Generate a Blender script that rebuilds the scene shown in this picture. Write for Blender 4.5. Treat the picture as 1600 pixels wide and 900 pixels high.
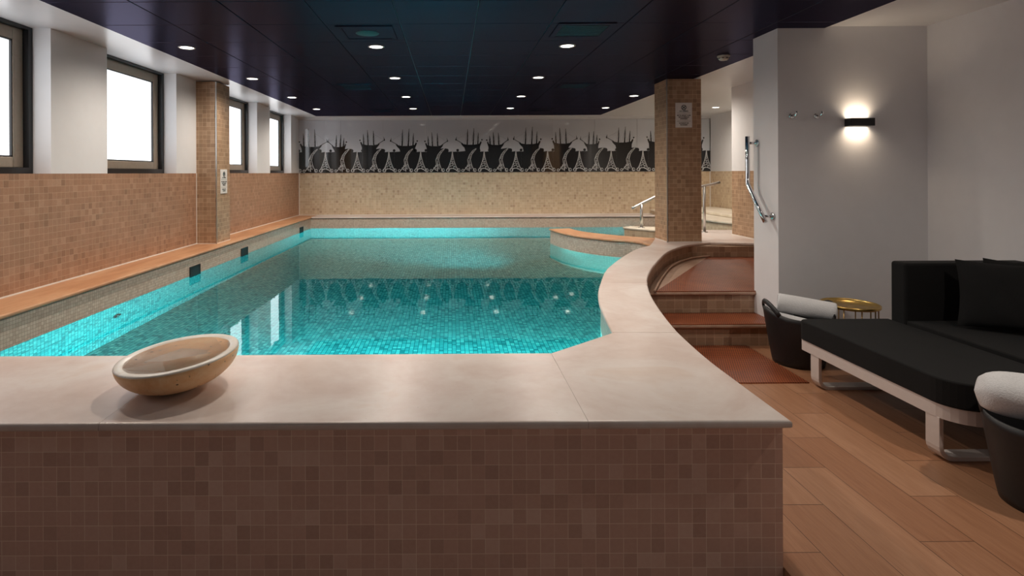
import bpy, math, random
from mathutils import Vector, Matrix
random.seed(7)
PI = math.pi
scn = bpy.context.scene
for o in list(bpy.data.objects):
    bpy.data.objects.remove(o)
C = scn.collection

# ------------------------------------------------------------------ camera, world, exposure
CZ = 1.467
cam_d = bpy.data.cameras.new('camera')
cam = bpy.data.objects.new('camera', cam_d); C.objects.link(cam)
cam.location = (0, 0, CZ)
cam.rotation_euler = (PI / 2, 0.0045, 0)
cam_d.sensor_width = 36
cam_d.lens = 877 / 1600 * 36
cam_d.shift_x = 95 / 1600
cam_d.shift_y = -180 / 1600
cam_d.clip_start = 0.02
scn.camera = cam

scn.view_settings.view_transform = 'Standard'
scn.view_settings.look = 'None'
scn.view_settings.gamma = 1
scn.view_settings.exposure = 0.0
scn.view_settings.use_curve_mapping = False
scn.cycles.use_denoising = True
scn.cycles.caustics_reflective = False
scn.cycles.caustics_refractive = False
scn.cycles.max_bounces = 10

W = bpy.data.worlds.new('world'); scn.world = W; W.use_nodes = True
W.node_tree.nodes['Background'].inputs[0].default_value = (1.0, 0.96, 0.93, 1)
W.node_tree.nodes['Background'].inputs[1].default_value = 0.115

SPOT_POWER = 86.0
SPOT_COLOR = (1.0, 0.89, 0.77)
WINDOW_STRENGTH = 2.4
POOL_POWER = 150.0
POOL_COLOR = (0.10, 0.86, 1.0)
SCONCE_POWER = 0.75
CH = 2.679          # ceiling height
DK = 0.558          # top of the pool coping
WZ = 0.322          # water level

# ------------------------------------------------------------------ materials
def lin(c):
    r = []
    for v in c:
        v = v / 255
        r.append(v / 12.92 if v <= .04045 else ((v + .055) / 1.055) ** 2.4)
    return (*r, 1)

class NT:
    def __init__(s, name):
        s.m = bpy.data.materials.new(name); s.m.use_nodes = True
        s.t = s.m.node_tree; s.n = s.t.nodes; s.l = s.t.links
        s.b = s.n['Principled BSDF']; s.out = s.n['Material Output']
    def node(s, t, **k):
        n = s.n.new(t)
        for a, b in k.items(): setattr(n, a, b)
        return n
    def link(s, a, b): s.l.new(a, b)
    def math(s, op, a, b=None, c=None):
        n = s.n.new('ShaderNodeMath'); n.operation = op
        for i, v in enumerate((a, b, c)):
            if v is None: continue
            if isinstance(v, (int, float)): n.inputs[i].default_value = v
            else: s.l.new(v, n.inputs[i])
        return n.outputs[0]
    def ramp(s, fac, stops, interp='LINEAR'):
        n = s.n.new('ShaderNodeValToRGB'); n.color_ramp.interpolation = interp
        e = n.color_ramp.elements
        while len(e) < len(stops): e.new(0.5)
        for i, (p, c) in enumerate(stops):
            e[i].position = p; e[i].color = c
        s.l.new(fac, n.inputs[0]); return n.outputs[0]
    def mix(s, fac, a, b, blend='MIX'):
        n = s.n.new('ShaderNodeMix'); n.data_type = 'RGBA'; n.blend_type = blend
        if isinstance(fac, (int, float)): n.inputs[0].default_value = fac
        else: s.l.new(fac, n.inputs[0])
        for i, v in ((6, a), (7, b)):
            if isinstance(v, tuple): n.inputs[i].default_value = v
            else: s.l.new(v, n.inputs[i])
        return n.outputs[2]
    def noise(s, vec, scale, detail=3, rough=.55, dist=0):
        n = s.n.new('ShaderNodeTexNoise'); n.inputs['Scale'].default_value = scale
        n.inputs['Detail'].default_value = detail; n.inputs['Roughness'].default_value = rough
        n.inputs['Distortion'].default_value = dist
        if vec is not None: s.l.new(vec, n.inputs['Vector'])
        return n.outputs['Fac']
    def bump(s, h, strength, dist=.01):
        n = s.n.new('ShaderNodeBump'); n.inputs['Strength'].default_value = strength
        n.inputs['Distance'].default_value = dist
        s.l.new(h, n.inputs['Height']); s.l.new(n.outputs[0], s.b.inputs['Normal']); return n
    def uv(s):
        return s.n.new('ShaderNodeTexCoord').outputs['UV']
    def obj(s):
        return s.n.new('ShaderNodeTexCoord').outputs['Object']

def flat(name, col, rough=.5, metal=0, spec=.5, var=0.06, vscale=30, bump=0, coat=0):
    m = NT(name)
    f = m.noise(m.obj(), vscale, 4)
    a = tuple(max(0, c * (1 - var)) for c in col[:3]) + (1,)
    b = tuple(min(1, c * (1 + var)) for c in col[:3]) + (1,)
    m.link(m.ramp(f, [(.3, a), (.7, b)]), m.b.inputs['Base Color'])
    m.b.inputs['Roughness'].default_value = rough
    m.b.inputs['Metallic'].default_value = metal
    m.b.inputs['Specular IOR Level'].default_value = spec
    m.b.inputs['Coat Weight'].default_value = coat
    if bump: m.bump(f, bump, .004)
    return m.m

def emit(name, col, strength):
    m = NT(name)
    e = m.node('ShaderNodeEmission'); e.inputs[0].default_value = (*col[:3], 1); e.inputs[1].default_value = strength
    m.link(e.outputs[0], m.out.inputs[0]); return m.m

def tile(name, w, h, cols, grout, g=.03, rough=.4, bump=.35, merge=0.0, spec=.5, soft=None):
    """square mosaic in metres on the UV map; cols = ramp stops over a random value per tile"""
    m = NT(name)
    sep = m.node('ShaderNodeSeparateXYZ'); m.link(m.uv(), sep.inputs[0])
    u = m.math('DIVIDE', sep.outputs[0], w); v = m.math('DIVIDE', sep.outputs[1], h)
    iu = m.math('FLOOR', u); iv = m.math('FLOOR', v)
    cb = m.node('ShaderNodeCombineXYZ'); m.link(iu, cb.inputs[0]); m.link(iv, cb.inputs[1])
    wn = m.node('ShaderNodeTexWhiteNoise', noise_dimensions='2D'); m.link(cb.outputs[0], wn.inputs['Vector'])
    fu = m.math('FRACT', u); fv = m.math('FRACT', v)
    du = m.math('ABSOLUTE', m.math('SUBTRACT', fu, .5)); dv = m.math('ABSOLUTE', m.math('SUBTRACT', fv, .5))
    gu = m.math('GREATER_THAN', du, .5 - g); gv = m.math('GREATER_THAN', dv, .5 - g)
    if merge:
        # some joints are so tight that they hardly read
        cb2 = m.node('ShaderNodeCombineXYZ')
        m.link(m.math('FLOOR', m.math('ADD', u, .5)), cb2.inputs[0]); m.link(iv, cb2.inputs[1]); cb2.inputs[2].default_value = 3
        w2 = m.node('ShaderNodeTexWhiteNoise', noise_dimensions='3D'); m.link(cb2.outputs[0], w2.inputs['Vector'])
        gu = m.math('MULTIPLY', gu, m.math('ADD', m.math('MULTIPLY', m.math('GREATER_THAN', w2.outputs[0], merge), .7), .3))
    mask = m.math('MAXIMUM', gu, gv)
    base = m.ramp(wn.outputs['Value'], cols)
    n = m.noise(m.obj(), 60, 3)
    base = m.mix(.16, base, m.ramp(n, [(.3, (.25, .25, .25, 1)), (.7, (.75, .75, .75, 1))]), 'SOFT_LIGHT')
    col = m.mix(mask, base, grout)
    m.link(col, m.b.inputs['Base Color'])
    m.link(m.math('ADD', m.math('MULTIPLY', mask, .3), rough), m.b.inputs['Roughness'])
    m.b.inputs['Specular IOR Level'].default_value = spec
    hgt = m.math('ADD', m.math('SUBTRACT', 1.0, mask), m.math('MULTIPLY', wn.outputs['Value'], .3))
    m.bump(hgt, bump, .0015)
    return m.m

def stone(name, cols, scale=2.2, rough=.32, stretch=(1, 1, 1), dist=.6):
    m = NT(name)
    mp = m.node('ShaderNodeMapping'); mp.inputs['Scale'].default_value = stretch
    m.link(m.obj(), mp.inputs[0])
    n1 = m.noise(mp.outputs[0], scale, 5, .6, dist)
    n2 = m.noise(mp.outputs[0], scale * 9, 4, .6)
    c = m.ramp(n1, [(.25, cols[0]), (.45, cols[1]), (.6, cols[2]), (.78, cols[3])])
    c = m.mix(.25, c, m.ramp(n2, [(.3, (.3, .3, .3, 1)), (.7, (.7, .7, .7, 1))]), 'SOFT_LIGHT')
    sp = m.noise(m.obj(), 70, 2)
    c = m.mix(m.ramp(sp, [(.73, (0, 0, 0, 1)), (.78, (.35, .35, .35, 1))]), c, (.2, .13, .09, 1))
    m.link(c, m.b.inputs['Base Color'])
    m.b.inputs['Roughness'].default_value = rough
    m.bump(n2, .05, .003)
    return m.m

M = {}
M['white'] = flat('white_plaster', lin((226, 226, 228)), .6, var=.015, vscale=8, bump=.02)
M['grey_wall'] = flat('pale_grey_wall_paint', lin((226, 226, 229)), .6, var=.015, vscale=8, bump=.02)
M['white_gloss'] = flat('white_satin_paint', lin((222, 223, 225)), .28, var=.015, vscale=8)
M['tile_left'] = tile('terracotta_mosaic', .0512, .0548, [(0, lin((146, 108, 84))), (.15, lin((160, 120, 94))), (.85, lin((168, 127, 101))), (1, lin((178, 140, 114)))], lin((200, 168, 142)), .022, .42, merge=.45)
M['tile_front'] = tile('brown_mosaic', .0512, .0548, [(0, lin((204, 166, 150))), (.2, lin((216, 177, 160))), (.8, lin((223, 184, 167))), (1, lin((232, 198, 182)))], lin((250, 230, 214)), .018, .45, merge=.3)
M['tile_stairs'] = tile('stair_mosaic', .075, .075, [(0, lin((146, 116, 94))), (.2, lin((158, 128, 104))), (.8, lin((168, 138, 113))), (1, lin((178, 150, 126)))], lin((200, 172, 148)), .02, .42, merge=.3)
M['tile_back'] = tile('beige_mosaic', .0512, .0548, [(0, lin((176, 148, 122))), (.06, lin((194, 171, 142))), (.7, lin((204, 182, 153))), (1, lin((212, 194, 166)))], lin((216, 202, 180)), .03, .42, merge=.3)
M['tile_pillar'] = tile('tan_mosaic', .0512, .0548, [(0, lin((150, 120, 94))), (.2, lin((164, 132, 104))), (.8, lin((174, 142, 113))), (1, lin((186, 156, 128)))], lin((222, 196, 164)), .025, .4, merge=.45)
M['tile_small'] = tile('small_cream_mosaic', .026, .026, [(0, lin((196, 176, 158))), (.4, lin((208, 190, 172))), (1, lin((220, 204, 188)))], lin((170, 148, 128)), .05, .35)
M['tile_pool'] = tile('turquoise_mosaic', .036, .036, [(0, lin((60, 130, 128))), (.25, lin((110, 176, 170))), (.7, lin((140, 200, 192))), (1, lin((190, 224, 210)))], lin((44, 110, 112)), .07, .3)
M['stone'] = stone('pink_beige_limestone', [lin((202, 180, 169)), lin((213, 196, 188)), lin((224, 213, 207)), lin((210, 184, 167))], 1.7)
M['stone_dark'] = stone('brown_limestone', [lin((164, 132, 112)), lin((182, 150, 130)), lin((196, 166, 146)), lin((172, 138, 116))], 2.5)
M['stone_warm'] = stone('warm_lit_stone', [lin((168, 116, 82)), lin((186, 134, 96)), lin((200, 152, 114)), lin((154, 106, 76))], 2.0, .35, (2.2, .5, 1))  # coping stone with the warm lamplight put into its colour
M['stone_pale'] = stone('pale_limestone', [lin((206, 192, 172)), lin((222, 212, 194)), lin((232, 224, 208)), lin((210, 196, 174))], 3)
M['chrome'] = flat('chrome', (.72, .72, .73, 1), .12, 1, var=.02)
M['steel'] = flat('brushed_steel', (.55, .54, .52, 1), .3, 1, var=.05)
M['black'] = flat('black_metal', (.012, .012, .013, 1), .4, var=.1)
M['black_void'] = flat('black_grille', (.006, .006, .006, 1), .7, var=.1)
M['win_black'] = flat('black_window_frame', (.012, .012, .014, 1), .3, var=.1)
M['win_sash'] = flat('grey_brown_sash', lin((160, 146, 132)), .38, .3, var=.05)
M['lens'] = emit('lamp_lens', (1, .93, .82), 9)
M['glass_glow'] = emit('sconce_diffuser', (1, .85, .68), 6)
M['plate'] = flat('sign_plate', lin((238, 237, 234)), .35, 0, var=.02)
M['ink'] = flat('black_ink', (.015, .015, .015, 1), .5, var=.05)
M['white_enamel'] = flat('white_enamel', lin((226, 222, 216)), .4, var=.02)
M['detector'] = flat('cream_plastic', lin((206, 200, 186)), .4, var=.03)
M['tub'] = flat('black_rubber', (.010, .0095, .011, 1), .48, var=.15, vscale=60, bump=.05)
M['gold'] = flat('brass', (.62, .42, .14, 1), .3, 1, var=.06)
M['brass_rod'] = flat('brass_rod', (.42, .27, .12, 1), .32, 1, var=.06)

def make_window_mat():
    m = NT('frosted_pane')
    n = m.noise(m.obj(), 1.2, 2)
    c = m.ramp(n, [(.3, (.93, .96, 1.0, 1)), (.7, (.98, .99, 1.0, 1))])
    m.link(c, m.b.inputs['Emission Color']); m.b.inputs['Emission Strength'].default_value = WINDOW_STRENGTH
    m.b.inputs['Base Color'].default_value = (.2, .2, .2, 1)
    m.b.inputs['Roughness'].default_value = .3
    return m.m
M['pane'] = make_window_mat()

def make_ceiling_mat():
    m = NT('dark_blue_panel')
    n = m.noise(m.obj(), 3, 3)
    m.link(m.ramp(n, [(.3, (.0085, .0070, .0145, 1)), (.7, (.0105, .0087, .0175, 1))]), m.b.inputs['Base Color'])
    m.b.inputs['Roughness'].default_value = .6
    m.b.inputs['Specular IOR Level'].default_value = .0
    m.b.inputs['IOR'].default_value = 1.01
    bp = m.bump(m.noise(m.obj(), 2.2, 2), .12, .02)
    g = m.node('ShaderNodeBsdfAnisotropic'); g.inputs['Color'].default_value = (.56, .52, .78, 1); g.inputs['Roughness'].default_value = .25
    m.link(bp.outputs[0], g.inputs['Normal'])
    mx = m.node('ShaderNodeMixShader'); mx.inputs[0].default_value = .085
    m.link(m.b.outputs[0], mx.inputs[1]); m.link(g.outputs[0], mx.inputs[2]); m.link(mx.outputs[0], m.out.inputs[0])
    return m.m
M['ceil_grid'] = flat('grey_joint', (.035, .035, .045, 1), .5)
M['ceil_dark'] = make_ceiling_mat()

def make_floor_mat():
    m = NT('wood_look_plank')
    PWID, PLEN = .2155, .87
    sep = m.node('ShaderNodeSeparateXYZ'); m.link(m.uv(), sep.inputs[0])
    k = m.math('DIVIDE', m.math('SUBTRACT', sep.outputs[0], 1.2), PWID)
    ik = m.math('FLOOR', k)
    u = m.math('DIVIDE', m.math('SUBTRACT', sep.outputs[1], m.math('ADD', m.math('MULTIPLY', ik, .31), 2.16)), PLEN)
    iu = m.math('FLOOR', u)
    cb = m.node('ShaderNodeCombineXYZ'); m.link(ik, cb.inputs[0]); m.link(iu, cb.inputs[1])
    wn = m.node('ShaderNodeTexWhiteNoise', noise_dimensions='2D'); m.link(cb.outputs[0], wn.inputs['Vector'])
    dk = m.math('ABSOLUTE', m.math('SUBTRACT', m.math('FRACT', k), .5))
    du = m.math('ABSOLUTE', m.math('SUBTRACT', m.math('FRACT', u), .5))
    mask = m.math('MAXIMUM', m.math('GREATER_THAN', dk, .5 - .0065), m.math('GREATER_THAN', du, .5 - .0018))
    mp = m.node('ShaderNodeMapping'); mp.inputs['Scale'].default_value = (14, 1.1, 1)
    off = m.node('ShaderNodeVectorMath', operation='ADD'); m.link(m.uv(), off.inputs[0])
    cb3 = m.node('ShaderNodeCombineXYZ'); m.link(m.math('MULTIPLY', wn.outputs['Value'], 7.3), cb3.inputs[1]); m.link(cb3.outputs[0], off.inputs[1])
    m.link(off.outputs[0], mp.inputs[0])
    grain = m.noise(mp.outputs[0], 3.2, 6, .65, .5)
    base = m.ramp(wn.outputs['Value'], [(0, lin((154, 108, 80))), (.5, lin((162, 117, 88))), (1, lin((172, 128, 99)))])
    base = m.mix(.45, base, m.ramp(grain, [(.3, (.28, .26, .24, 1)), (.72, (.72, .72, .72, 1))]), 'SOFT_LIGHT')
    fine = m.node('ShaderNodeMapping'); fine.inputs['Scale'].default_value = (160, 5, 1); m.link(m.uv(), fine.inputs[0])
    fg = m.noise(fine.outputs[0], 1.5, 2)
    base = m.mix(.22, base, m.ramp(fg, [(.3, (.3, .3, .3, 1)), (.7, (.7, .7, .7, 1))]), 'SOFT_LIGHT')
    m.link(m.mix(mask, base, lin((70, 44, 30))), m.b.inputs['Base Color'])
    m.b.inputs['Roughness'].default_value = .38
    m.bump(m.math('SUBTRACT', m.math('MULTIPLY', grain, .2), mask), .25, .002)
    return m.m
M['floor'] = make_floor_mat()

def make_mat_mat():
    m = NT('perforated_rubber_mat')
    sep = m.node('ShaderNodeSeparateXYZ'); m.link(m.uv(), sep.inputs[0])
    P = .017
    a = m.math('DIVIDE', sep.outputs[0], P); b = m.math('DIVIDE', sep.outputs[1], P * 1.25)
    row = m.math('FLOOR', b)
    a = m.math('ADD', a, m.math('MULTIPLY', m.math('MODULO', row, 2), .5))
    x = m.math('SUBTRACT', m.math('FRACT', a), .5); y = m.math('SUBTRACT', m.math('FRACT', b), .5)
    r = m.math('SQRT', m.math('ADD', m.math('MULTIPLY', x, x), m.math('MULTIPLY', y, y)))
    hole = m.math('LESS_THAN', r, .36)
    n = m.noise(m.obj(), 5, 2)
    c = m.ramp(n, [(.3, lin((150, 76, 44))), (.7, lin((172, 94, 54)))])
    m.link(m.mix(hole, c, lin((34, 16, 12))), m.b.inputs['Base Color'])
    m.b.inputs['Roughness'].default_value = .42
    m.bump(m.math('SUBTRACT', 1.0, hole), .6, .004)
    return m.m
M['mat'] = make_mat_mat()

def make_water():
    m = NT('pool_water')
    m.n.remove(m.b)
    g = m.node('ShaderNodeBsdfGlass')
    g.inputs['Color'].default_value = (.80, .97, .97, 1)
    g.inputs['Roughness'].default_value = 0.0
    g.inputs['IOR'].default_value = 1.333
    bp = m.node('ShaderNodeBump'); bp.inputs['Strength'].default_value = .022; bp.inputs['Distance'].default_value = .02
    m.link(m.noise(m.obj(), 5.0, 2), bp.inputs['Height']); m.link(bp.outputs[0], g.inputs['Normal'])
    m.link(g.outputs[0], m.out.inputs[0])
    return m.m
M['water'] = make_water()

def make_fabric(name, col, rough=.9, scale=260, sheen=.3, bump=.15, var=.3):
    m = NT(name)
    n = m.noise(m.obj(), scale, 2)
    n2 = m.noise(m.obj(), 7, 3)
    a = tuple(c * (1 - var) for c in col[:3]) + (1,); b = tuple(min(1, c * (1 + var)) for c in col[:3]) + (1,)
    c = m.mix(.3, m.ramp(n, [(.3, a), (.7, b)]), m.ramp(n2, [(.3, a), (.7, b)]))
    m.link(c, m.b.inputs['Base Color'])
    m.b.inputs['Roughness'].default_value = rough
    m.b.inputs['Sheen Weight'].default_value = sheen
    m.b.inputs['Specular IOR Level'].default_value = .2
    m.bump(m.math('ADD', n, m.math('MULTIPLY', n2, .6)), bump, .004)
    return m.m
M['fabric'] = make_fabric('black_outdoor_fabric', (.0092, .0091, .0094, 1), sheen=.02)
M['towel'] = make_fabric('white_terry', lin((212, 212, 214)), .95, 160, .15, .5, .1)
M['daybed_metal'] = flat('powder_coated_white', lin((206, 196, 192)), .45, var=.02)

def make_bowl_mat():
    m = NT('travertine')
    n = m.noise(m.obj(), 7, 5, .6, .5); n2 = m.noise(m.obj(), 45, 3); n3 = m.noise(m.obj(), 38, 1)
    c = m.ramp(n, [(.25, lin((218, 164, 112))), (.5, lin((234, 184, 132))), (.75, lin((240, 208, 166)))])
    c = m.mix(.3, c, m.ramp(n2, [(.3, (.25, .25, .25, 1)), (.7, (.75, .75, .75, 1))]), 'SOFT_LIGHT')
    pit = m.ramp(n3, [(.70, (0, 0, 0, 1)), (.75, (1, 1, 1, 1))])
    c = m.mix(pit, c, lin((96, 66, 44)))
    m.link(c, m.b.inputs['Base Color'])
    m.b.inputs['Roughness'].default_value = .4
    m.bump(m.math('SUBTRACT', m.math('MULTIPLY', n2, .4), pit), .25, .004)
    return m.m
M['bowl'] = make_bowl_mat()
M['bowl_rim'] = stone('pale_honed_travertine', [lin((224, 212, 196)), lin((236, 228, 216)), lin((242, 236, 228)), lin((228, 214, 196))], 9, .3)
M['print_grey'] = flat('grey_printed_glass', lin((206, 211, 219)), .09, var=.02, vscale=2, coat=.6)
M['print_black'] = flat('black_print', (.008, .008, .009, 1), .09, var=.3, vscale=2, coat=.6)
M['print_white'] = flat('white_print', lin((206, 208, 210)), .12, var=.05, coat=.5)

# ------------------------------------------------------------------ mesh builder
class MB:
    def __init__(s):
        s.v = []; s.f = []; s.uv = []; s.sm = []; s.mi = []
    def add(s, verts, faces, uvs=None, smooth=False, mi=0):
        o = len(s.v)
        s.v += [tuple(p) for p in verts]
        for i, f in enumerate(faces):
            s.f.append([o + k for k in f]); s.sm.append(smooth)
            s.mi.append(mi[i] if isinstance(mi, (list, tuple)) else mi)
            if uvs and uvs[i] is not None: s.uv.append(uvs[i])
            else:
                P = [Vector(verts[k]) for k in f]
                n = Vector((0, 0, 0))
                for a in range(len(P)):
                    p, q = P[a], P[(a + 1) % len(P)]
                    n += Vector(((p.y - q.y) * (p.z + q.z), (p.z - q.z) * (p.x + q.x), (p.x - q.x) * (p.y + q.y)))
                ax = max(range(3), key=lambda t: abs(n[t]))
                s.uv.append([(p.y, p.z) if ax == 0 else (p.x, p.z) if ax == 1 else (p.x, p.y) for p in P])
        return s
    def box(s, x0, x1, y0, y1, z0, z1, mi=0):
        v = [(x, y, z) for z in (z0, z1) for y in (y0, y1) for x in (x0, x1)]
        f = [(0, 2, 3, 1), (4, 5, 7, 6), (0, 1, 5, 4), (2, 6, 7, 3), (0, 4, 6, 2), (1, 3, 7, 5)]
        return s.add(v, f, mi=mi)
    def prism(s, poly, z0, z1, mi_side=0, mi_top=0, mi_edges=None, cap=True):
        a = sum(poly[i][0] * poly[(i + 1) % len(poly)][1] - poly[(i + 1) % len(poly)][0] * poly[i][1] for i in range(len(poly)))
        poly = list(poly); me = list(mi_edges) if mi_edges else [mi_side] * len(poly)
        if a < 0:
            poly = poly[::-1]; me = me[:-1][::-1] + [me[-1]]
        n = len(poly)
        v = [(x, y, z0) for x, y in poly] + [(x, y, z1) for x, y in poly]
        f = []; uv = []; mi = []
        L = 0
        for i in range(n):
            j = (i + 1) % n
            d = math.hypot(poly[j][0] - poly[i][0], poly[j][1] - poly[i][1])
            f.append((i, j, n + j, n + i)); uv.append([(L, z0), (L + d, z0), (L + d, z1), (L, z1)]); mi.append(me[i]); L += d
        if cap:
            f.append(tuple(range(n, 2 * n))); uv.append(None); mi.append(mi_top)
            f.append(tuple(range(n - 1, -1, -1))); uv.append(None); mi.append(mi_top)
        return s.add(v, f, uv, mi=mi)
    def lathe(s, prof, n=48, c=(0, 0, 0), smooth=True, close=False):
        v = []; f = []
        for r, z in prof:
            for k in range(n):
                a = 2 * PI * k / n
                v.append((c[0] + r * math.cos(a), c[1] + r * math.sin(a), c[2] + z))
        m = len(prof)
        for i in range(m - 1 + (1 if close else 0)):
            ii = (i + 1) % m
            for k in range(n):
                kk = (k + 1) % n
                f.append((i * n + k, i * n + kk, ii * n + kk, ii * n + k))
        if not close:
            f.append(tuple(range(n - 1, -1, -1))); f.append(tuple((m - 1) * n + k for k in range(n)))
        return s.add(v, f, smooth=smooth)
    def tube(s, path, r, n=12, closed=False, smooth=True, rz=None):
        path = [Vector(p) for p in path]; m = len(path)
        v = []; f = []
        up = None
        for i, p in enumerate(path):
            if closed: t = path[(i + 1) % m] - path[i - 1]
            else: t = path[min(i + 1, m - 1)] - path[max(i - 1, 0)]
            t.normalize()
            if up is None:
                up = Vector((0, 0, 1)) if abs(t.z) < .9 else Vector((0, 1, 0))
            a = (up - t * up.dot(t)).normalized(); up = a
            b = t.cross(a)
            rr = r[i] if isinstance(r, (list, tuple)) else r
            for k in range(n):
                g = 2 * PI * k / n
                v.append(p + a * (rr if rz is None else rz) * math.cos(g) + b * rr * math.sin(g))
        for i in range(m if closed else m - 1):
            j = (i + 1) % m
            for k in range(n):
                kk = (k + 1) % n
                f.append((i * n + k, i * n + kk, j * n + kk, j * n + k))
        if not closed:
            f.append(tuple(range(n - 1, -1, -1))); f.append(tuple((m - 1) * n + k for k in range(n)))
        return s.add(v, f, smooth=smooth)
    def strip_sweep(s, path, w, t, wdir, closed=False):
        """rectangular bar (w across wdir, t thick) along a planar path"""
        path = [Vector(p) for p in path]; wd = Vector(wdir).normalized(); m = len(path)
        v = []; f = []
        for i, p in enumerate(path):
            if closed: a, b = path[i - 1], path[(i + 1) % m]
            else: a, b = path[max(i - 1, 0)], path[min(i + 1, m - 1)]
            d1 = (p - a).normalized() if (p - a).length > 1e-6 else (b - p).normalized()
            d2 = (b - p).normalized() if (b - p).length > 1e-6 else d1
            tg = (d1 + d2).normalized(); nrm = wd.cross(tg).normalized()
            k = 1 / max(.5, tg.dot(d1))
            for sx, st in ((-1, -1), (1, -1), (1, 1), (-1, 1)):
                v.append(p + wd * sx * w / 2 + nrm * st * t / 2 * k)
        for i in range(m if closed else m - 1):
            j = (i + 1) % m
            for k in range(4):
                kk = (k + 1) % 4
                f.append((i * 4 + k, i * 4 + kk, j * 4 + kk, j * 4 + k))
        if not closed:
            f.append((3, 2, 1, 0)); f.append(tuple((m - 1) * 4 + k for k in range(4)))
        return s.add(v, f)
    def build(s, name, mats, parent=None, bevel=0, segs=2, loc=None):
        me = bpy.data.meshes.new(name)
        me.from_pydata(s.v, [], s.f)
        ul = me.uv_layers.new(name='UVMap')
        for p, uv in zip(me.polygons, s.uv):
            for li, c in zip(p.loop_indices, uv): ul.data[li].uv = c
        for p, sm, mi in zip(me.polygons, s.sm, s.mi):
            p.use_smooth = sm; p.material_index = mi
        if not isinstance(mats, (list, tuple)): mats = [mats]
        for m in mats: me.materials.append(m)
        o = bpy.data.objects.new(name, me); C.objects.link(o)
        if parent is not None: o.parent = parent
        if loc: o.location = loc
        if bevel:
            b = o.modifiers.new('bevel', 'BEVEL'); b.width = bevel; b.segments = segs
            b.limit_method = 'ANGLE'; b.angle_limit = math.radians(40); b.harden_normals = False
        return o

def tag(o, label=None, cat=None, group=None, kind=None):
    if label: o['label'] = label
    if cat: o['category'] = cat
    if group: o['group'] = group
    if kind: o['kind'] = kind
    return o
def thing(name, label, cat, loc=(0, 0, 0), rz=0, group=None):
    o = bpy.data.objects.new(name, None); C.objects.link(o)
    o.location = loc; o.rotation_euler = (0, 0, rz); o.empty_display_size = .1
    return tag(o, label, cat, group)
def struct(o, label=None, cat=None):
    return tag(o, label, cat, kind='structure')
def dup(root, loc=None, rz=None, label=None):
    r = root.copy(); C.objects.link(r)
    if loc: r.location = loc
    if rz is not None: r.rotation_euler = (0, 0, rz)
    if label: r['label'] = label
    for ch in list(root.children):
        c = ch.copy(); C.objects.link(c); c.parent = r
        for g in list(ch.children):
            d = g.copy(); C.objects.link(d); d.parent = c
    return r
def offset(poly, d):
    """shrink a counter-clockwise polygon by d"""
    n = len(poly); out = []
    for i in range(n):
        p0, p1, p2 = poly[i - 1], poly[i], poly[(i + 1) % n]
        e1 = Vector((p1[0] - p0[0], p1[1] - p0[1])).normalized(); e2 = Vector((p2[0] - p1[0], p2[1] - p1[1])).normalized()
        n1 = Vector((-e1.y, e1.x)); n2 = Vector((-e2.y, e2.x))
        b = (n1 + n2); k = 1 + n1.dot(n2)
        b = b / max(k, .35)
        out.append((p1[0] + b.x * d, p1[1] + b.y * d))
    return out
def smooth_curve(pts, k=6):
    """Catmull-Rom through plan points"""
    out = []
    for i in range(len(pts) - 1):
        p0 = pts[max(i - 1, 0)]; p1 = pts[i]; p2 = pts[i + 1]; p3 = pts[min(i + 2, len(pts) - 1)]
        for j in range(k):
            t = j / k
            out.append(tuple(.5 * ((2 * b) + (-a + c) * t + (2 * a - 5 * b + 4 * c - d) * t * t + (-a + 3 * b - 3 * c + d) * t ** 3) for a, b, c, d in zip(p0, p1, p2, p3)))
    out.append(tuple(pts[-1]))
    return out

# ------------------------------------------------------------------ plan of the pool edge (metres; camera at 0,0 looking along +y)
XL = -3.31; YB = 12.2
inner_arc = smooth_curve([(.909, 3.187), (.952, 3.48), (1.025, 3.907), (1.112, 4.262), (1.225, 4.62), (1.405, 5.14), (1.565, 5.5), (1.836, 6.03), (2.18, 6.62), (2.471, 6.969)])
outer_arc = smooth_curve([(1.2385, 2.044), (1.239, 2.401), (1.245, 2.751), (1.283, 3.169), (1.345, 3.551), (1.437, 4.0), (1.534, 4.37), (1.65, 4.735), (1.84, 5.19), (2.10, 5.72), (2.50, 6.45), (2.93, 6.98), (3.33, 7.22)])
isl_near = smooth_curve([(1.567, 9.04), (1.66, 8.44), (1.829, 7.99), (2.12, 7.60), (2.412, 7.36), (2.471, 6.969)], 5)
isl_far = smooth_curve([(2.803, 7.707), (2.60, 7.86), (2.364, 8.10), (2.10, 8.46), (1.97, 8.80), (1.926, 9.128)], 5)

# ------------------------------------------------------------------ setting: floors, walls, ceiling
def xm(y):
    # middle of the curved wall at depth y
    p = inner_arc
    for i in range(len(p) - 1):
        if p[i][1] <= y <= p[i + 1][1]:
            return p[i][0] + (p[i + 1][0] - p[i][0]) * (y - p[i][1]) / (p[i + 1][1] - p[i][1]) + .17
    return 1.1 if y < 3.2 else 2.64
mb = MB().prism([(1.226, -1.2), (4.3, -1.2), (4.3, 5.0), (xm(5.0), 5.0), (xm(4.6), 4.6), (xm(4.2), 4.2), (xm(3.8), 3.8), (1.1, 3.4), (1.1, 2.12), (1.226, 2.12)], -.25, 0)
struct(mb.build('floor', M['floor']), 'wood look plank floor beside the daybed', 'floor')
mb = MB().box(-3.6, 1.226, -1.2, 2.12, -.45, -.25)
struct(mb.build('floor_lower', M['stone_dark']), 'dark lower floor in front of the tiled bench wall', 'floor')

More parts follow.
